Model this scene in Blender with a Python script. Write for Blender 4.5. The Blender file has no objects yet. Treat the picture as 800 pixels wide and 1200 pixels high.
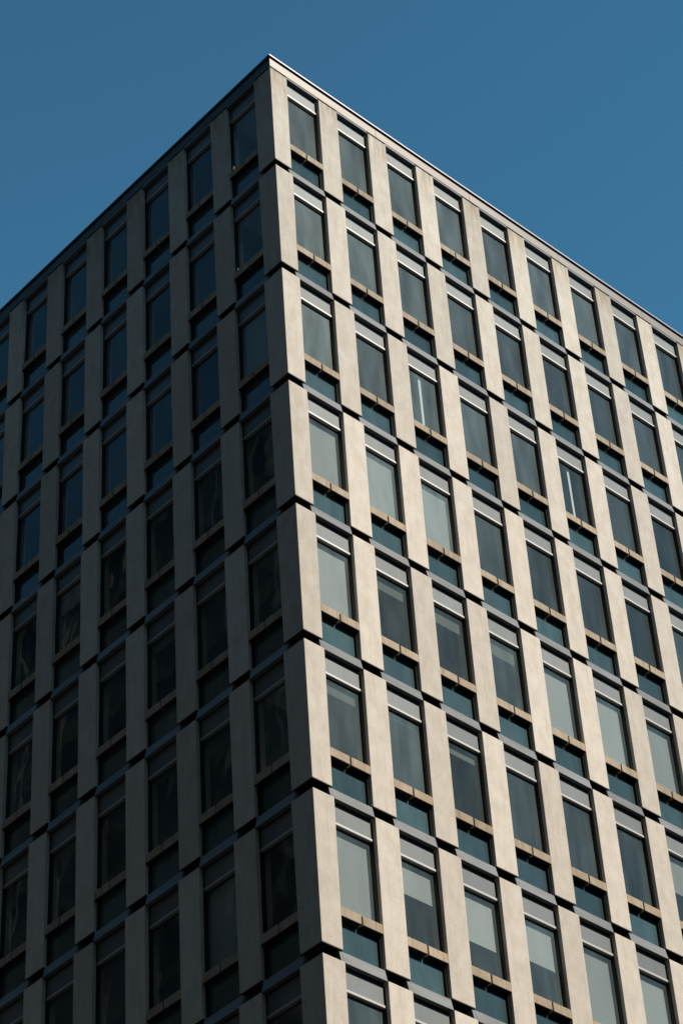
import bpy, bmesh, math, random
from mathutils import Vector, Matrix

random.seed(7)
scene = bpy.context.scene
COL = scene.collection

# ------------------------------------------------------------------ measured layout
S = 3.6                      # storey height
ZR = 51.0                    # height of the uppermost joint line
BAY_R, PIER_R, CORNER_R = 1.6609, 0.612, 0.5127
BAY_L, PIER_L, CORNER_L = 1.6668, 0.618, 0.592
LEVELS = 13
NB_R, NB_L = 15, 15          # bays on the sunlit and on the shaded face
GAP = 0.265                  # open joint between pier blocks
TOPX = 0.08                  # the top storey is this much taller
CAM = Vector((-26.1505, -27.4385, -49.197 + ZR))
YAW, PITCH, ROLL, FPX = 0.785126, 0.734301, -0.0757, 2914.95

LEN_R = CORNER_R + NB_R * BAY_R
LEN_L = CORNER_L + NB_L * BAY_L

# ------------------------------------------------------------------ camera
d = Vector((math.cos(PITCH) * math.cos(YAW), math.cos(PITCH) * math.sin(YAW), math.sin(PITCH)))
r0 = d.cross(Vector((0, 0, 1))).normalized()
u0 = r0.cross(d)
rv = r0 * math.cos(ROLL) + u0 * math.sin(ROLL)
uv = -r0 * math.sin(ROLL) + u0 * math.cos(ROLL)
camd = bpy.data.cameras.new('camera')
cam = bpy.data.objects.new('camera', camd)
COL.objects.link(cam)
cam.matrix_world = Matrix(((rv.x, uv.x, -d.x, CAM.x), (rv.y, uv.y, -d.y, CAM.y), (rv.z, uv.z, -d.z, CAM.z), (0, 0, 0, 1)))
camd.sensor_fit = 'HORIZONTAL'
camd.sensor_width = 36
camd.lens = FPX / 800 * 36
camd.clip_start = 0.5
camd.clip_end = 6000
scene.camera = cam


def project(p):
    v = p - CAM
    z = v.dot(d)
    return 400 + FPX * v.dot(rv) / z, 600 - FPX * v.dot(uv) / z


# ------------------------------------------------------------------ light
EL, AZ = math.radians(44), math.radians(22)
sun_dir = Vector((math.sin(AZ) * math.cos(EL), -math.cos(AZ) * math.cos(EL), math.sin(EL)))
world = bpy.data.worlds.new('World')
scene.world = world
world.use_nodes = True
wn = world.node_tree
bg = wn.nodes['Background']
sky = wn.nodes.new('ShaderNodeTexSky')
sky.sky_type = 'NISHITA'
sky.sun_disc = False
sky.sun_elevation = EL
sky.sun_rotation = math.atan2(sun_dir.x, sun_dir.y)
sky.altitude = 200
sky.air_density = 1.0
sky.dust_density = 0.05
sky.ozone_density = 1.6
# deep, slightly teal evening-clear blue of this city's air
tintn = wn.nodes.new('ShaderNodeMix'); tintn.data_type = 'RGBA'; tintn.blend_type = 'MULTIPLY'
tintn.inputs[0].default_value = 1.0
tintn.inputs[7].default_value = (0.84, 1.82, 1.80, 1)
wn.links.new(sky.outputs[0], tintn.inputs[6])
# a little more haze light low down in the sky
tco = wn.nodes.new('ShaderNodeTexCoord'); sxyz = wn.nodes.new('ShaderNodeSeparateXYZ')
wn.links.new(tco.outputs['Generated'], sxyz.inputs[0])
grad = wn.nodes.new('ShaderNodeMapRange')
grad.inputs[1].default_value = 0.84; grad.inputs[2].default_value = 0.68
grad.inputs[3].default_value = 0.94; grad.inputs[4].default_value = 1.13
wn.links.new(sxyz.outputs[2], grad.inputs[0])
vsc = wn.nodes.new('ShaderNodeVectorMath'); vsc.operation = 'SCALE'
wn.links.new(tintn.outputs[2], vsc.inputs[0]); wn.links.new(grad.outputs[0], vsc.inputs[3])
wn.links.new(vsc.outputs[0], bg.inputs[0])
bg.inputs[1].default_value = 0.05
sl = bpy.data.lights.new('sun', 'SUN')
sl.energy = 5.0
sl.angle = math.radians(0.5)
sl.color = (1.0, 0.885, 0.745)
so = bpy.data.objects.new('sun', sl)
COL.objects.link(so)
so.rotation_euler = sun_dir.to_track_quat('Z', 'Y').to_euler()
so.location = (0, 0, 90)

scene.view_settings.view_transform = 'Standard'
scene.view_settings.look = 'None'
scene.view_settings.gamma = 1
scene.view_settings.exposure = 0.35

# ------------------------------------------------------------------ materials
def new_mat(name):
    m = bpy.data.materials.new(name)
    m.use_nodes = True
    nt = m.node_tree
    b = nt.nodes['Principled BSDF']
    return m, nt, b


def N(nt, t, **kw):
    n = nt.nodes.new(t)
    for k, v in kw.items():
        setattr(n, k, v)
    return n


def ramp(nt, stops):
    r = N(nt, 'ShaderNodeValToRGB')
    e = r.color_ramp.elements
    e[0].position, e[0].color = stops[0][0], (*stops[0][1], 1)
    e[1].position, e[1].color = stops[-1][0], (*stops[-1][1], 1)
    for p, c in stops[1:-1]:
        x = e.new(p)
        x.color = (*c, 1)
    return r


def mapped(nt, scale):
    g = N(nt, 'ShaderNodeNewGeometry')
    mp = N(nt, 'ShaderNodeMapping')
    mp.inputs['Scale'].default_value = scale
    nt.links.new(g.outputs['Position'], mp.inputs['Vector'])
    return mp


def mix(nt, a, b, fac, mode='MIX'):
    m = N(nt, 'ShaderNodeMix', data_type='RGBA', blend_type=mode)
    for s, v in ((m.inputs[6], a), (m.inputs[7], b), (m.inputs[0], fac)):
        if hasattr(v, 'is_output'):
            nt.links.new(v, s)
        elif isinstance(v, (int, float)):
            s.default_value = v
        else:
            s.default_value = (*v, 1)
    return m.outputs[2]


def concrete(name, base, dark, stain, stain_top=False, stain_amt=0.5):
    m, nt, b = new_mat(name)
    n1 = N(nt, 'ShaderNodeTexNoise'); n1.inputs['Scale'].default_value = 1.0
    n1.inputs['Detail'].default_value = 7; n1.inputs['Roughness'].default_value = 0.65
    nt.links.new(mapped(nt, (3.1, 3.1, 1.9)).outputs[0], n1.inputs['Vector'])
    r1 = ramp(nt, [(0.34, dark), (0.62, base)])
    nt.links.new(n1.outputs[0], r1.inputs[0])
    # run-off streaks
    n2 = N(nt, 'ShaderNodeTexNoise'); n2.inputs['Scale'].default_value = 1.0
    n2.inputs['Detail'].default_value = 5
    nt.links.new(mapped(nt, (15, 15, 0.9)).outputs[0], n2.inputs['Vector'])
    r2 = ramp(nt, [(0.50, (0, 0, 0)), (0.78, (1, 1, 1))])
    nt.links.new(n2.outputs[0], r2.inputs[0])
    mul = N(nt, 'ShaderNodeMath', operation='MULTIPLY'); mul.inputs[1].default_value = stain_amt
    nt.links.new(r2.outputs[0], mul.inputs[0])
    c = mix(nt, r1.outputs[0], stain, mul.outputs[0])
    # blotches a hand wide
    n4 = N(nt, 'ShaderNodeTexNoise'); n4.inputs['Scale'].default_value = 1.0
    n4.inputs['Detail'].default_value = 4; n4.inputs['Roughness'].default_value = 0.7
    nt.links.new(mapped(nt, (9, 9, 7)).outputs[0], n4.inputs['Vector'])
    r4 = ramp(nt, [(0.60, (0, 0, 0)), (0.80, (1, 1, 1))])
    nt.links.new(n4.outputs[0], r4.inputs[0])
    m4 = N(nt, 'ShaderNodeMath', operation='MULTIPLY'); m4.inputs[1].default_value = 0.45
    nt.links.new(r4.outputs[0], m4.inputs[0])
    c = mix(nt, c, stain, m4.outputs[0])
    if stain_top:      # weathering below the roof edge
        g = N(nt, 'ShaderNodeNewGeometry'); sx = N(nt, 'ShaderNodeSeparateXYZ')
        nt.links.new(g.outputs['Position'], sx.inputs[0])
        mr = N(nt, 'ShaderNodeMapRange')
        mr.inputs[1].default_value = ZR - 1.9; mr.inputs[2].default_value = ZR - 0.1
        nt.links.new(sx.outputs[2], mr.inputs[0])
        pw = N(nt, 'ShaderNodeMath', operation='POWER'); pw.inputs[1].default_value = 1.5
        nt.links.new(mr.outputs[0], pw.inputs[0])
        n3 = N(nt, 'ShaderNodeTexNoise'); n3.inputs['Scale'].default_value = 1.0; n3.inputs['Detail'].default_value = 4
        nt.links.new(mapped(nt, (8, 8, 0.8)).outputs[0], n3.inputs['Vector'])
        r3 = ramp(nt, [(0.34, (0, 0, 0)), (0.62, (1, 1, 1))])
        nt.links.new(n3.outputs[0], r3.inputs[0])
        mm = N(nt, 'ShaderNodeMath', operation='MULTIPLY')
        nt.links.new(pw.outputs[0], mm.inputs[0]); nt.links.new(r3.outputs[0], mm.inputs[1])
        m5 = N(nt, 'ShaderNodeMath', operation='MULTIPLY'); m5.inputs[1].default_value = 0.75
        nt.links.new(mm.outputs[0], m5.inputs[0])
        c = mix(nt, c, (base[0] * .46, base[1] * .36, base[2] * .23), m5.outputs[0])
    # every block cast a little differently
    oi = N(nt, 'ShaderNodeObjectInfo')
    mr2 = N(nt, 'ShaderNodeMapRange'); mr2.inputs[3].default_value = 0.84; mr2.inputs[4].default_value = 1.07
    nt.links.new(oi.outputs['Random'], mr2.inputs[0])
    cmb = N(nt, 'ShaderNodeCombineColor')
    for i in range(3):
        nt.links.new(mr2.outputs[0], cmb.inputs[i])
    c = mix(nt, c, cmb.outputs[0], 1.0, 'MULTIPLY')
    nt.links.new(c, b.inputs['Base Color'])
    b.inputs['Roughness'].default_value = 0.88
    b.inputs['Specular IOR Level'].default_value = 0.25
    nf = N(nt, 'ShaderNodeTexNoise'); nf.inputs['Scale'].default_value = 1.0; nf.inputs['Detail'].default_value = 6
    nt.links.new(mapped(nt, (22, 22, 22)).outputs[0], nf.inputs['Vector'])
    bp = N(nt, 'ShaderNodeBump'); bp.inputs['Strength'].default_value = 0.35; bp.inputs['Distance'].default_value = 0.012
    nt.links.new(nf.outputs[0], bp.inputs['Height'])
    nt.links.new(bp.outputs[0], b.inputs['Normal'])
    return m


M = {}
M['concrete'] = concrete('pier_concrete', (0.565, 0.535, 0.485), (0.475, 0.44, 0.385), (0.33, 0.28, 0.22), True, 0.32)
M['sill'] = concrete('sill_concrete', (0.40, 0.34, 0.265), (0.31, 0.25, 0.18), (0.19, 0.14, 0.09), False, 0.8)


def simple(name, col, rough=0.6, metal=0.0, spec=0.5, noise=0.0, nscale=(3, 3, 3)):
    m, nt, b = new_mat(name)
    b.inputs['Base Color'].default_value = (*col, 1)
    b.inputs['Roughness'].default_value = rough
    b.inputs['Metallic'].default_value = metal
    b.inputs['Specular IOR Level'].default_value = spec
    if noise:
        n = N(nt, 'ShaderNodeTexNoise'); n.inputs['Scale'].default_value = 1.0; n.inputs['Detail'].default_value = 5
        nt.links.new(mapped(nt, nscale).outputs[0], n.inputs['Vector'])
        lo = tuple(c * (1 - noise) for c in col); hi = tuple(min(1, c * (1 + noise)) for c in col)
        r = ramp(nt, [(0.3, lo), (0.7, hi)])
        nt.links.new(n.outputs[0], r.inputs[0])
        nt.links.new(r.outputs[0], b.inputs['Base Color'])
    return m


M['lintel'] = simple('grey_lintel_metal', (0.165, 0.178, 0.190), 0.5, 0.0, 0.15, 0.16, (1.2, 1.2, 8))
M['fascia'] = simple('pale_fascia', (0.095, 0.093, 0.089), 0.5, 0.85, 0.4, 0.08, (1.5, 1.5, 6))
M['coping'] = simple('roof_coping_metal', (0.16, 0.16, 0.18), 0.45, 0.8, 0.5)
M['black'] = simple('black_joint_and_shadow', (0.015, 0.015, 0.017), 0.7)  # real sheet joints, and shadow painted in pier joints and under sills
M['frame'] = simple('dark_bronze_frame', (0.014, 0.013, 0.012), 0.6, 0.0, 0.3)
M['bar'] = simple('pale_aluminium_bar', (0.34, 0.35, 0.35), 0.5, 0.2)
def vary(m, lo, hi):
    # each copy of the object a little lighter or darker than the next
    nt = m.node_tree
    b = nt.nodes['Principled BSDF']
    src = b.inputs['Base Color'].links[0].from_socket
    oi = N(nt, 'ShaderNodeObjectInfo'); mr = N(nt, 'ShaderNodeMapRange')
    mr.inputs[3].default_value = lo; mr.inputs[4].default_value = hi
    nt.links.new(oi.outputs['Random'], mr.inputs[0])
    cc = N(nt, 'ShaderNodeCombineColor')
    for i in range(3):
        nt.links.new(mr.outputs[0], cc.inputs[i])
    nt.links.new(mix(nt, src, cc.outputs[0], 1.0, 'MULTIPLY'), b.inputs['Base Color'])


M['dark_blind'] = simple('dark_grey_blind', (0.150, 0.165, 0.150), 0.9, 0, 0.1, 0.08, (2, 2, 1))  # darker grey for the short blinds
M['blind'] = simple('pale_blind', (0.40, 0.412, 0.40), 0.9, 0, 0.1, 0.05, (2, 2, 1))
M['strip'] = simple('white_blind_edge', (0.72, 0.76, 0.74), 0.8)
M['ceiling'] = simple('interior_ceiling', (0.27, 0.29, 0.29), 0.9, 0, 0.1)
M['inner'] = simple('interior_wall', (0.16, 0.17, 0.17), 0.9, 0, 0.1)


def coated(name, col, rough, noise):
    """opaque panel behind a glass skin"""
    m, nt, b = new_mat(name)
    n = N(nt, 'ShaderNodeTexNoise'); n.inputs['Scale'].default_value = 1.0; n.inputs['Detail'].default_value = 6
    nt.links.new(mapped(nt, (4, 4, 1.2)).outputs[0], n.inputs['Vector'])
    r = ramp(nt, [(0.3, tuple(c * (1 - noise) for c in col)), (0.7, tuple(c * (1 + noise) for c in col))])
    nt.links.new(n.outputs[0], r.inputs[0])
    nt.links.new(r.outputs[0], b.inputs['Base Color'])
    b.inputs['Roughness'].default_value = rough
    b.inputs['IOR'].default_value = 1.38
    return m


M['transom'] = coated('transom_glass_panel', (0.122, 0.136, 0.142), 0.12, 0.06)
_b = M['transom'].node_tree.nodes['Principled BSDF']
_b.inputs['Metallic'].default_value = 0.42
_b.inputs['Roughness'].default_value = 0.62
_b.inputs['Coat Weight'].default_value = 0.35
_b.inputs['Coat Roughness'].default_value = 0.05
M['spandrel'] = coated('blue_green_spandrel_glass', (0.046, 0.082, 0.090), 0.08, 0.15)


def glass(name, tint, film, f0=0.007):
    m = bpy.data.materials.new(name)
    m.use_nodes = True
    nt = m.node_tree
    nt.nodes.clear()
    out = N(nt, 'ShaderNodeOutputMaterial')
    tr = N(nt, 'ShaderNodeBsdfTransparent'); tr.inputs[0].default_value = (*tint, 1)
    gl = N(nt, 'ShaderNodeBsdfGlossy'); gl.inputs['Roughness'].default_value = 0.015
    gl.inputs['Color'].default_value = (0.95, 1.0, 1.0, 1)
    df = N(nt, 'ShaderNodeBsdfDiffuse'); df.inputs[0].default_value = (0.28, 0.44, 0.50, 1)
    lw = N(nt, 'ShaderNodeLayerWeight'); lw.inputs[0].default_value = 0.5
    pw = N(nt, 'ShaderNodeMath', operation='POWER'); pw.inputs[1].default_value = 5
    fr = N(nt, 'ShaderNodeMath', operation='MULTIPLY_ADD'); fr.inputs[1].default_value = 1 - f0; fr.inputs[2].default_value = f0
    nt.links.new(lw.outputs['Facing'], pw.inputs[0]); nt.links.new(pw.outputs[0], fr.inputs[0])
    n = N(nt, 'ShaderNodeTexNoise'); n.inputs['Scale'].default_value = 1.0; n.inputs['Detail'].default_value = 1
    nt.links.new(mapped(nt, (1.3, 1.3, 0.8)).outputs[0], n.inputs['Vector'])
    bp = N(nt, 'ShaderNodeBump'); bp.inputs['Strength'].default_value = 1.0; bp.inputs['Distance'].default_value = 0.006
    nt.links.new(n.outputs[0], bp.inputs['Height'])
    nt.links.new(bp.outputs[0], gl.inputs['Normal'])
    # dust film, thicker in faint streaks
    n2 = N(nt, 'ShaderNodeTexNoise'); n2.inputs['Scale'].default_value = 1.0; n2.inputs['Detail'].default_value = 5
    nt.links.new(mapped(nt, (3, 3, 0.7)).outputs[0], n2.inputs['Vector'])
    mr = N(nt, 'ShaderNodeMapRange'); mr.inputs[1].default_value = 0.3; mr.inputs[2].default_value = 0.7
    mr.inputs[3].default_value = film * 0.7; mr.inputs[4].default_value = film * 1.3
    nt.links.new(n2.outputs[0], mr.inputs[0])
    m1 = N(nt, 'ShaderNodeMixShader'); m2 = N(nt, 'ShaderNodeMixShader')
    g2 = N(nt, 'ShaderNodeBsdfGlossy'); g2.inputs['Roughness'].default_value = 0.42
    g2.inputs['Color'].default_value = (0.80, 0.97, 1.0, 1)
    m0 = N(nt, 'ShaderNodeMixShader'); m0.inputs[0].default_value = 0.17
    nt.links.new(df.outputs[0], m0.inputs[1]); nt.links.new(g2.outputs[0], m0.inputs[2])
    oi = N(nt, 'ShaderNodeObjectInfo')
    vr = N(nt, 'ShaderNodeMapRange'); vr.inputs[3].default_value = 0.55; vr.inputs[4].default_value = 1.45
    nt.links.new(oi.outputs['Random'], vr.inputs[0])
    fm = N(nt, 'ShaderNodeMath', operation='MULTIPLY')
    nt.links.new(mr.outputs[0], fm.inputs[0]); nt.links.new(vr.outputs[0], fm.inputs[1])
    nt.links.new(fm.outputs[0], m1.inputs[0]); nt.links.new(tr.outputs[0], m1.inputs[1]); nt.links.new(m0.outputs[0], m1.inputs[2])
    nt.links.new(fr.outputs[0], m2.inputs[0]); nt.links.new(m1.outputs[0], m2.inputs[1]); nt.links.new(gl.outputs[0], m2.inputs[2])
    nt.links.new(m2.outputs[0], out.inputs[0])
    return m


M['glass'] = glass('window_glass', (0.72, 0.765, 0.775), 0.09)

vary(M['blind'], 0.80, 1.10)
vary(M['dark_blind'], 0.7, 1.2)
vary(M['spandrel'], 0.65, 1.25)
vary(M['transom'], 0.88, 1.10)
vary(M['lintel'], 0.85, 1.1)

# ------------------------------------------------------------------ mesh building
class MB:
    """collects boxes given as (u0,u1,y0,y1,z0,z1) in a facade's own frame"""
    def __init__(self, left=False):
        self.bm = bmesh.new()
        self.left = left
        self.mats = []

    def idx(self, m):
        if m not in self.mats:
            self.mats.append(m)
        return self.mats.index(m)

    def box(self, u0, u1, y0, y1, z0, z1, m, bevel=0.0, off=(0, 0, 0)):
        # y0 (and u0) may be a pair (at z0, at z1): the outer face then leans
        mi = self.idx(m)
        co = []
        yy = y0 if isinstance(y0, tuple) else (y0, y0)
        uu = u0 if isinstance(u0, tuple) else (u0, u0)
        for n_, z in enumerate((z0, z1)):
            y0 = yy[n_]; u0 = uu[n_]
            for (u, y) in ((u0, y0), (u1, y0), (u1, y1), (u0, y1)):
                p = (y, u, z) if self.left else (u, y, z)
                co.append((p[0] + off[0], p[1] + off[1], p[2] + off[2]))
        b2 = bmesh.new()
        v = [b2.verts.new(c) for c in co]
        for f in ((0, 3, 2, 1), (4, 5, 6, 7), (0, 1, 5, 4), (1, 2, 6, 5), (2, 3, 7, 6), (3, 0, 4, 7)):
            b2.faces.new([v[i] for i in f])
        bmesh.ops.recalc_face_normals(b2, faces=b2.faces)
        if bevel:
            bmesh.ops.bevel(b2, geom=list(b2.edges), offset=bevel, segments=2, affect='EDGES', profile=0.6)
        self.add(b2, mi)
        return self

    def sheet(self, u0, u1, y, z0, z1, m, off=(0, 0, 0)):
        # one glass sheet, its single face looking out of the facade
        mi = self.idx(m)
        pts = [(u0, y, z0), (u1, y, z0), (u1, y, z1), (u0, y, z1)]
        if self.left:
            pts = [(q[1], q[0], q[2]) for q in reversed(pts)]
        f = self.bm.faces.new([self.bm.verts.new((q[0] + off[0], q[1] + off[1], q[2] + off[2])) for q in pts])
        f.material_index = mi
        self.sheets = True

    def put(self, bx, bevel, off=(0, 0, 0)):
        if bx[6] == 'glass':
            self.sheet(bx[0], bx[1], bx[2], bx[4], bx[5], 'glass', off)
        else:
            self.box(*bx[:6], bx[6], bevel, off)

    def add(self, b2, mi):
        vm = {}
        for v in b2.verts:
            vm[v] = self.bm.verts.new(v.co)
        for f in b2.faces:
            nf = self.bm.faces.new([vm[v] for v in f.verts])
            nf.material_index = mi
        b2.free()

    def mesh(self, name):
        me = bpy.data.meshes.new(name)
        self.bm.to_mesh(me)
        self.bm.free()
        for m in self.mats:
            me.materials.append(M[m])
        return me


def link(name, data, parent=None, loc=(0, 0, 0)):
    o = bpy.data.objects.new(name, data)
    COL.objects.link(o)
    o.parent = parent
    o.location = loc
    return o


def tag(o, label=None, cat=None, group=None, kind=None):
    if label: o['label'] = label
    if cat: o['category'] = cat
    if group: o['group'] = group
    if kind: o['kind'] = kind
    return o


# ------------------------------------------------------------------ the office building
office = link('office_building', None)
tag(office, 'tall concrete office block with a grid of piers and recessed windows, its right face sunlit', 'building')

GY = 0.135      # depth of the main glass behind the pier faces


def window_parts(w, top, blind, strip, k_=2):
    """name -> boxes for one bay; u runs from the left pier (0) to w, z from the joint below (0) to top"""
    T = top
    P = {}
    P['window'] = [(0.0, 0.035, 0.075, 0.165, -0.02, T - 0.26, 'frame', 0),
                   (w - 0.035, w, 0.075, 0.165, -0.02, T - 0.26, 'frame', 0),
                   (0.035, w - 0.035, 0.085, 0.16, T - 0.31, T - 0.262, 'frame', 0),
                   (0.035, w - 0.035, GY - 0.01, 0.165, T - 0.87, T - 0.805, 'frame', 0),
                   (0.035, w - 0.035, GY - 0.02, 0.165, 0.937, 0.962, 'frame', 0),
                   (0.035, w - 0.035, GY - 0.01, 0.165, -0.02, 0.01, 'frame', 0)]
    P['window'][3] = (0.035, w - 0.035, GY + 0.008, 0.165, T - 0.825, T - 0.80, 'frame', 0)
    P['transom_panel'] = [(0.036, w - 0.036, 0.088, 0.110, T - 0.742, T - 0.312, 'transom', 0)]
    P['glazing_bar'] = [(0.036, w - 0.036, 0.064, 0.160, T - 0.798, T - 0.744, 'bar', 0.004)]
    P['pane'] = [(0.036, w - 0.036, GY, GY + 0.006, 0.963, T - 0.80, 'glass', 0)]
    P['spandrel_pane'] = [(0.036, w - 0.036, GY, GY + 0.03, 0.012, 0.80, 'spandrel', 0)]
    # sloping metal head between the piers; past the left pier it runs a little way into the open joint
    P['lintel'] = [(0.0015, w - 0.0015, (-0.018, 0.034), 0.155, T - 0.272, T - 0.015, 'lintel', 0.006)]
    if k_ > 1:
        P['lintel'].append((-0.075, 0.0, (-0.010, 0.035), 0.150, T - GAP + 0.006, T - 0.016, 'lintel', 0.0))
    g = 0.022
    c = w * 0.5
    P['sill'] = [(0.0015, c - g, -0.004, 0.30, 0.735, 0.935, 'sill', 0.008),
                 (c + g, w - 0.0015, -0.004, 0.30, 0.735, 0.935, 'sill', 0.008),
                 (0.004, c - g - .002, 0.006, GY - .002, 0.728, 0.7345, 'black', 0),  # black plates paint the shadow on the sill undersides
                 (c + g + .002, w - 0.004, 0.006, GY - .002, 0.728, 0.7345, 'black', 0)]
    if blind:
        zb = 0.97 + (T - 0.83 - 0.97) * (1 - blind)
        bm_ = 'dark_blind' if blind < 0.3 else 'blind'
        P['blind'] = [(0.045, w - 0.045, 0.20, 0.206, zb, T - 0.80, bm_, 0),
                      (0.045, w - 0.045, 0.196, 0.21, zb - 0.025, zb, bm_, 0)]
    if strip:
        P['curtain_edge'] = [(strip, strip + 0.075, 0.19, 0.20, 0.97, T - 0.81, 'strip', 0)]
    return P


# blind drop (0..1) by (level, bay)
BL_R = {(3, 0): 0.0, (4, 0): 1, (4, 1): 1, (4, 2): 1, (5, 0): 1, (5, 1): .17, (5, 2): .20, (5, 3): .22, (5, 4): 1, (5, 5): .98, (5, 6): 1,
        (6, 0): .16, (6, 1): .05, (6, 2): .12, (6, 4): .04, (6, 5): .03, (6, 6): .5,
        (7, 0): 1, (7, 1): .38, (7, 2): .60, (7, 3): .50, (7, 4): 1, (7, 5): 1, (7, 6): .7, (8, 1): .9, (8, 2): .45, (8, 0): .04, (8, 3): 1}
STRIP_R = {(3, 2): 0.50, (3, 5): 0.52}
BL_L = {(3, 0): 1, (7, 1): .9, (8, 3): .6, (5, 2): .12, (4, 4): .3}


def loc_of(left, k, b):
    z = ZR - S * k
    if left:
        return Vector((0, CORNER_L + b * BAY_L, z))
    return Vector((CORNER_R + b * BAY_R, 0, z))


def area(left, pts):
    """rough visible size in the picture of a facade rectangle"""
    inside = 0
    for i in range(5):
        for j in range(5):
            u = pts[0] + (pts[1] - pts[0]) * (i + .5) / 5
            z = pts[2] + (pts[3] - pts[2]) * (j + .5) / 5
            x, y = project(Vector((0, u, z)) if left else Vector((u, 0, z)))
            if 0 <= x < 800 and 0 <= y < 1200:
                inside += 1
    q = [project(Vector((0, u, z)) if left else Vector((u, 0, z))) for u, z in ((pts[0], pts[2]), (pts[1], pts[2]), (pts[1], pts[3]), (pts[0], pts[3]))]
    A = 0
    for i in range(4):
        A += q[i][0] * q[(i + 1) % 4][1] - q[(i + 1) % 4][0] * q[i][1]
    return abs(A) / 2 * inside / 25


cells = []
for left in (False, True):
    for k in range(1, LEVELS + 1):
        for b in range(NB_L if left else NB_R):
            L = loc_of(left, k, b)
            u = L.y if left else L.x
            cells.append((area(left, (u, u + 1.04, L.z, L.z + S)), left, k, b))
cells.sort(key=lambda c: -c[0])
shown = {(c[1], c[2], c[3]) for c in cells[:100] if c[0] > 0}

cache = {}
rest = {False: MB(False), True: MB(True)}
for a, left, k, b in sorted(cells, key=lambda c: (c[1], c[2], c[3])):
    w = (BAY_L - PIER_L) if left else (BAY_R - PIER_R)
    T = S + (TOPX if k == 1 else 0)
    blind = (BL_L if left else BL_R).get((k, b), 0)
    if not (left, k, b) in shown and k > 1:
        blind = random.choice([0, 0, 0, .2, .4, 1])
    strip = 0 if left else STRIP_R.get((k, b), 0)
    P = window_parts(w, T, blind, strip, k)
    L = loc_of(left, k, b)
    if (left, k, b) in shown:
        root = None
        for nm, boxes in P.items():
            key = (left, nm, tuple(boxes))
            if key not in cache:
                mb = MB(left)
                for bx in boxes:
                    mb.put(bx, bx[7])
                cache[key] = mb.mesh(nm)
            if nm == 'window':
                root = link('window', cache[key], office, L)
            else:
                o = link(nm, cache[key], root)
                if nm == 'pane' or nm == 'transom_panel':      # panes never sit perfectly true
                    rr = random.Random(k * 97 + b * 13 + left)
                    if nm == 'pane':
                        s = 0.0022
                        o.rotation_euler = (0, 0, 0)
                        pv = Vector((w / 2, GY, 2)) if not left else Vector((GY, w / 2, 2))
                        R = Matrix.Rotation(rr.uniform(-s, s), 4, 'Z') @ Matrix.Rotation(rr.uniform(-s, s), 4, 'Y' if left else 'X')
                        o.matrix_local = Matrix.Translation(pv) @ R @ Matrix.Translation(-pv)
    else:
        for nm, boxes in P.items():
            for bx in boxes:
                rest[left].put(bx, 0, off=L)
for left in (False, True):
    o = link('window', rest[left].mesh('further_windows'), office)
    tag(o, kind='stuff')

# piers -----------------------------------------------------------------------
piers = []
for left in (False, True):
    for k in range(1, LEVELS + 1):
        for j in range(1, (NB_L if left else NB_R) + 1):
            L = loc_of(left, k, j)
            pw = PIER_L if left else PIER_R
            u = (L.y if left else L.x) - pw
            piers.append((area(left, (u, u + pw, L.z, L.z + S)), left, k, j))
piers.sort(key=lambda c: -c[0])
NCORNER = 8
shown_p = {(c[1], c[2], c[3]) for c in piers[:100 - NCORNER] if c[0] > 0}


def pier_boxes(pw, T):
    return [(0, pw, (0, -0.028), 0.34, 0, T - GAP, 'concrete', 0.011),
            (0.02, pw - 0.02, 0.175, 0.33, T - GAP - 0.02, T + 0.02, 'concrete', 0)]


def joint_shadow_boxes(pw, T):
    # shadow of the open joint painted as black plates: under the block, up the neck and over the block below
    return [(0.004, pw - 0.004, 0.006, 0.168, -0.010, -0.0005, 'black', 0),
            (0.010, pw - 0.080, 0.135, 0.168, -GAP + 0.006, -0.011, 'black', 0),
            (0.006, pw - 0.080, -0.018, 0.168, -GAP + 0.0005, -GAP + 0.005, 'black', 0)]



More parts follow.
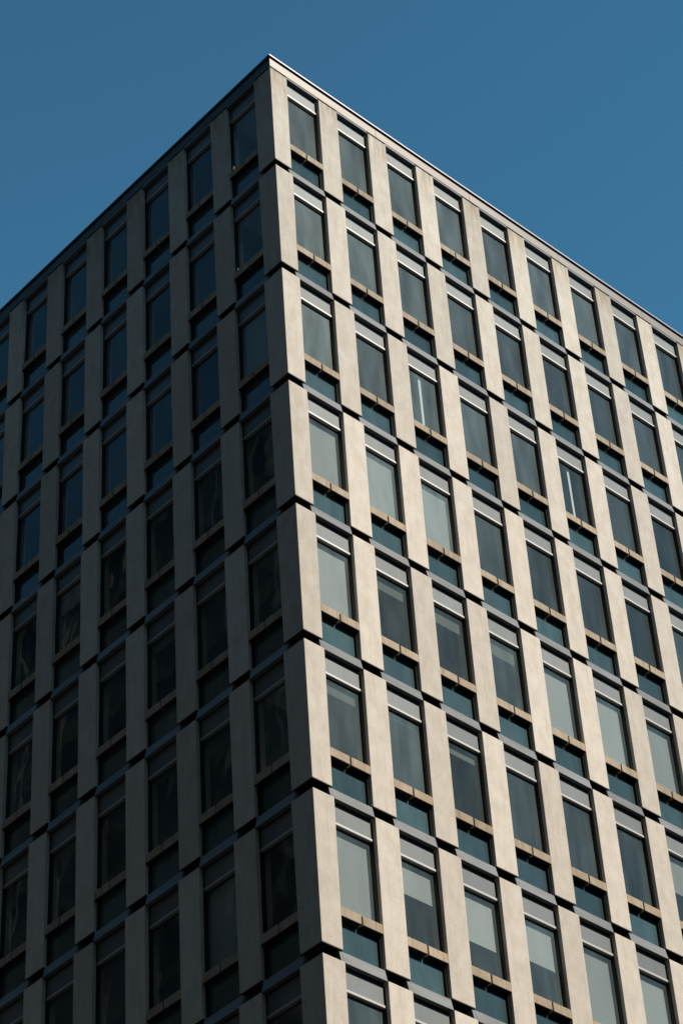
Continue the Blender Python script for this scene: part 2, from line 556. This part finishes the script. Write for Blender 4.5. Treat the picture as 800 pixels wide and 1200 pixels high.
rest = {False: MB(False), True: MB(True)}
for a, left, k, j in piers:
    pw = PIER_L if left else PIER_R
    T = S + (TOPX if k == 1 else 0)
    L = loc_of(left, k, j) - (Vector((0, pw, 0)) if left else Vector((pw, 0, 0)))
    if (left, k, j) in shown_p:
        key = (left, 'pier', T)
        if key not in cache:
            mb = MB(left)
            for bx in pier_boxes(pw, T):
                mb.box(*bx[:6], bx[6], bx[7])
            cache[key] = mb.mesh('pier')
        o = link('pier', cache[key], office, L)
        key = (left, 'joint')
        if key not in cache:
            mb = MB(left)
            for bx in joint_shadow_boxes(pw, T):
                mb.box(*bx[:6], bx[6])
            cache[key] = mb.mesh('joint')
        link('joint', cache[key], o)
    else:
        for bx in pier_boxes(pw, T) + joint_shadow_boxes(pw, T):
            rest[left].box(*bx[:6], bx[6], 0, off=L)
for k in range(1, LEVELS + 1):
    T = S + (TOPX if k == 1 else 0)
    L = Vector((0, 0, ZR - S * k))
    bxs = [((0, -0.028), CORNER_R, (0, -0.028), CORNER_L, 0, T - GAP, 'concrete', 0.014),
           (0.17, CORNER_R - .02, 0.17, CORNER_L - .02, T - GAP - .02, T + .02, 'concrete', 0)]
    if k <= NCORNER:
        key = ('corner', T)
        if key not in cache:
            mb = MB()
            for bx in bxs:
                mb.box(*bx[:6], bx[6], bx[7])
            cache[key] = mb.mesh('corner_pier')
        o = link('corner_pier', cache[key], office, L)
        if 'corner_joint_shadow' not in cache:  # painted shadow of the corner joint, again as black plates
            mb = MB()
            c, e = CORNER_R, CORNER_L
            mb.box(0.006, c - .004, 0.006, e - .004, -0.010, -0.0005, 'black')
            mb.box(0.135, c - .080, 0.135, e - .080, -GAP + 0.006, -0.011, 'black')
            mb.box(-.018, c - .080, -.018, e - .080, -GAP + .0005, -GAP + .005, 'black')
            cache['corner_joint_shadow'] = mb.mesh('joint')
        link('joint', cache['corner_joint_shadow'], o)
    else:
        for bx in bxs:
            rest[False].box(*bx[:6], bx[6], 0, off=L)
for left in (False, True):
    o = link('pier', rest[left].mesh('further_piers'), office)
    tag(o, kind='stuff')

# roof edge -------------------------------------------------------------------
zt = ZR + TOPX
def edge_ring(name, o0, o1, z0, z1, m, bevel=0):
    """a band round the top of the block: outer face o0 outside the pier line, inner face o1 inside"""
    mb = MB()
    mb.box(-o0, LEN_R + o0, -o0, o1, z0, z1, m, bevel)
    mb.box(-o0, o1, o1, LEN_L + o0, z0, z1, m, bevel)
    mb.box(LEN_R - o1, LEN_R + o0, o1, LEN_L + o0, z0, z1, m, bevel)
    mb.box(o1, LEN_R - o1, LEN_L - o1, LEN_L + o0, z0, z1, m, bevel)
    return link(name, mb.mesh(name), office)
edge_ring('fascia', 0.006, 0.30, zt - 0.165, ZR + 0.20, 'fascia')
for i in range(1, 12):        # sheet joints of the roof edge
    for left in (False, True):
        mb = MB(left)
        u = (CORNER_L if left else CORNER_R) - 0.3 + i * 2 * (BAY_L if left else BAY_R)
        mb.box(u, u + .012, -0.0075, 0.02, zt - 0.163, ZR + 0.198, 'black')
        link('fascia_joint', mb.mesh('fascia_joint'), office)
edge_ring('coping_joint', -0.02, 0.28, ZR + 0.202, ZR + 0.262, 'black')
edge_ring('coping', 0.045, 0.32, ZR + 0.264, ZR + 0.318, 'coping', 0.006)

# body of the block: back walls, floor slabs, core ------------------------------
mb = MB()
mb.box(0.345, LEN_R - .3, 0.345, LEN_L - .3, ZR - 0.1, ZR + 0.06, 'inner')
link('roof', mb.mesh('roof'), office)
for k in range(1, LEVELS + 1):
    mb = MB()
    z = ZR - S * k
    mb.box(0.165, LEN_R - .35, 0.165, LEN_L - .35, z - 0.30, z - 0.03, 'ceiling')
    link('floor_slab', mb.mesh('floor_slab'), office)
mb = MB()
mb.box(0.165, LEN_R - .35, 0.165, LEN_L - .35, ZR - 0.25, ZR - 0.11, 'ceiling')
link('ceiling', mb.mesh('ceiling'), office)
mb = MB()
mb.box(6, LEN_R - .36, 6, LEN_L - .36, 0.1, ZR - 0.12, 'inner')
for k in range(1, LEVELS + 1):
    z = ZR - S * k
    mb.box(0.25, 5.99, CORNER_L + 1.667 - .35, CORNER_L + 1.667 - .25, z - 0.028, z + S - .302, 'inner')
    for q in (3, 6, 9, 12):
        x = CORNER_R + q * BAY_R - .35
        mb.box(x, x + .1, 0.25, 5.99, z - 0.028, z + S - .302, 'inner')
        mb.box(0.25, 5.99, x + 0.1, x + .2, z - 0.028, z + S - .302, 'inner')
link('inner_wall', mb.mesh('inner_wall'), office)
mb = MB()
mb.box(LEN_R - .34, LEN_R, .01, LEN_L, 4.2, ZR - .09, 'concrete')
link('end_wall', mb.mesh('end_wall'), office)
mb = MB()
mb.box(.01, LEN_R - .35, LEN_L - .34, LEN_L, 4.2, ZR - .09, 'concrete')
link('end_wall', mb.mesh('end_wall'), office)
# street level: recessed lobby behind columns
zb = ZR - S * LEVELS
mb = MB()
mb.box(2.0, LEN_R - 1, 2.0, LEN_L - 1, 0.16, zb - 0.31, 'spandrel')
link('lobby', mb.mesh('lobby'), office)
mb = MB()
mb.box(0.02, LEN_R - .02, 0.02, LEN_L - .02, zb - 0.62, zb - 0.305, 'concrete')
link('transfer_beam', mb.mesh('transfer_beam'), office)
for i in range(0, NB_R + 1, 3):
    mb = MB(); u = max(0.05, CORNER_R + i * BAY_R - PIER_R)
    mb.box(u, u + .55, 0.05, .6, 0.16, zb - 0.625, 'concrete', .02)
    link('column', mb.mesh('column'), office)
for i in range(3, NB_L + 1, 3):
    mb = MB(True); u = CORNER_L + i * BAY_L - PIER_L
    mb.box(u, u + .55, 0.05, .6, 0.16, zb - 0.625, 'concrete', .02)
    link('column', mb.mesh('column'), office)

# ------------------------------------------------------------------ streets (below the picture)
M['asphalt'] = simple('asphalt', (0.05, 0.05, 0.052), 0.9, 0, 0.3, 0.25, (2, 2, 2))
M['paving'] = simple('paving', (0.14, 0.13, 0.12), 0.9, 0, 0.3, 0.2, (1.5, 1.5, 1.5))
M['kerb'] = simple('kerb_stone', (0.3, 0.29, 0.28), 0.85, 0, 0.3, 0.15)
M['paint'] = simple('road_paint', (0.7, 0.7, 0.68), 0.7)
M['ground'] = simple('ground', (0.05, 0.047, 0.042), 0.95, 0, 0.2, 0.3, (.05, .05, .05))


def setting(name, boxes):
    mb = MB()
    for bx in boxes:
        mb.box(*bx[:6], bx[6], bx[7] if len(bx) > 7 else 0)
    o = link(name, mb.mesh(name))
    return tag(o, kind='structure')


setting('ground', [(-3000, 3000, -3000, 3000, -1, 0, 'ground')])
setting('road', [(-36, -6, -400, 400, 0.001, 0.004, 'asphalt'), (-400, -36, -28, -6, 0.001, 0.004, 'asphalt'), (-6, 400, -28, -6, 0.001, 0.004, 'asphalt')])
dash = []
for i in range(-30, 31):
    if not -7 < i < 0:
        dash.append((-22.1, -21.95, i * 6, i * 6 + 3, 0.0045, 0.008, 'paint'))
        dash.append((i * 6, i * 6 + 3, -18.1, -17.95, 0.0045, 0.008, 'paint'))
setting('road_marking', dash)
pav, kb = [], []
for (x0, x1, y0, y1) in ((-6, 60, -6, 60), (-110, -36, -125, -28), (-110, -36, -6, 155), (-21, 120, -100, -28)):
    kb += [(x0, x1, y0, y0 + .15, 0.001, .13, 'kerb', .01), (x0, x1, y1 - .15, y1, 0.001, .13, 'kerb', .01),
           (x0, x0 + .15, y0 + .151, y1 - .151, 0.001, .13, 'kerb', .01), (x1 - .15, x1, y0 + .151, y1 - .151, 0.001, .13, 'kerb', .01)]
    pav.append((x0 + .15, x1 - .15, y0 + .15, y1 - .15, 0.001, .125, 'paving'))
setting('pavement', pav)
setting('kerb', kb)

# ------------------------------------------------------------------ the blocks round the crossing (first one mirrored in the panes, the rest added to block light)
M['tower_glass'] = coated('dark_tower_glass', (0.012, 0.016, 0.018), 0.1, 0.2)
M['tower_band'] = simple('tower_band', (0.060, 0.054, 0.047), 0.6, 0, 0.4, 0.2)
M['tower_fin'] = simple('tower_fin', (0.12, 0.12, 0.11), 0.6)
M['brick'] = simple('dark_brick', (0.10, 0.065, 0.045), 0.9, 0, 0.2, 0.25, (1, 1, 3))


def block(name, label, x0, x1, y0, y1, h, wall, bandm, fin=True, storey=3.9):
    t = link(name, None, None, ((x0 + x1) / 2, (y0 + y1) / 2, 0))
    tag(t, label, 'building', 'blocks round the crossing')
    tx, ty = (x1 - x0) / 2, (y1 - y0) / 2
    n = int(h / storey); h = n * storey
    mb = MB(); mb.box(-tx, tx, -ty, ty, 0.13, h, wall); link('wall', mb.mesh('wall'), t)
    mb = MB(); mb.box(-tx - .5, tx + .5, -ty - .5, ty + .5, h + .002, h + 1.2, bandm); link('roof', mb.mesh('roof'), t)
    mb = MB(); mb.box(-tx - .25, tx + .25, -ty - .25, ty + .25, 0, 1.0, bandm, 0.02); band = mb.mesh('floor_band')
    for i in range(1, n):
        link('floor_band', band, t, (0, 0, i * storey))
    if fin:
        for sgn, ax in ((1, 'x'), (-1, 'x'), (1, 'y'), (-1, 'y')):
            L = ty if ax == 'x' else tx
            mb = MB(); mb.box(-.14, .14, -.14, .14, .14, h - .01, 'tower_fin'); f = mb.mesh('fin')
            m = int(L * 2 / 4)
            for i in range(m):
                q = -L + 2 + i * (2 * L - 4) / max(1, m - 1)
                link('fin', f, t, (sgn * (tx + .3), q, 0) if ax == 'x' else (q, sgn * (ty + .3), 0))
    return t


block('glass_tower', 'dark glass tower across the side street, seen only mirrored in the shaded lower windows', -80, -44, -2, 98, 104, 'tower_glass', 'tower_band')
block('glass_tower', 'unseen dark tower diagonally behind the photographer, added to block skylight', -96, -40, -120, -31.5, 150, 'tower_glass', 'tower_band')
block('added_brick_block', 'unseen brown brick block across the main street, added to keep sun off the ground', -14, 42, -92, -42, 56, 'brick', 'tower_band')
block('added_brick_block', 'unseen brown brick block further along the main street, added to keep sun off the ground', 50, 110, -92, -42, 48, 'brick', 'tower_band')
block('added_brick_block', 'unseen brown brick block far up the side street, added to darken the surroundings', -80, -44, 106, 150, 80, 'brick', 'tower_band')
block('added_brick_block', 'unseen brown brick block added to block skylight at the south end of the side street', -50, -12, -200, -165, 62, 'brick', 'tower_band')
block('added_brick_block', 'unseen brown brick block added to block skylight at the north end of the side street', -42, 8, 175, 215, 70, 'brick', 'tower_band')
block('glass_tower', 'unseen dark glass tower added to block skylight at the west end of the main street', -190, -150, -60, 30, 90, 'tower_glass', 'tower_band')
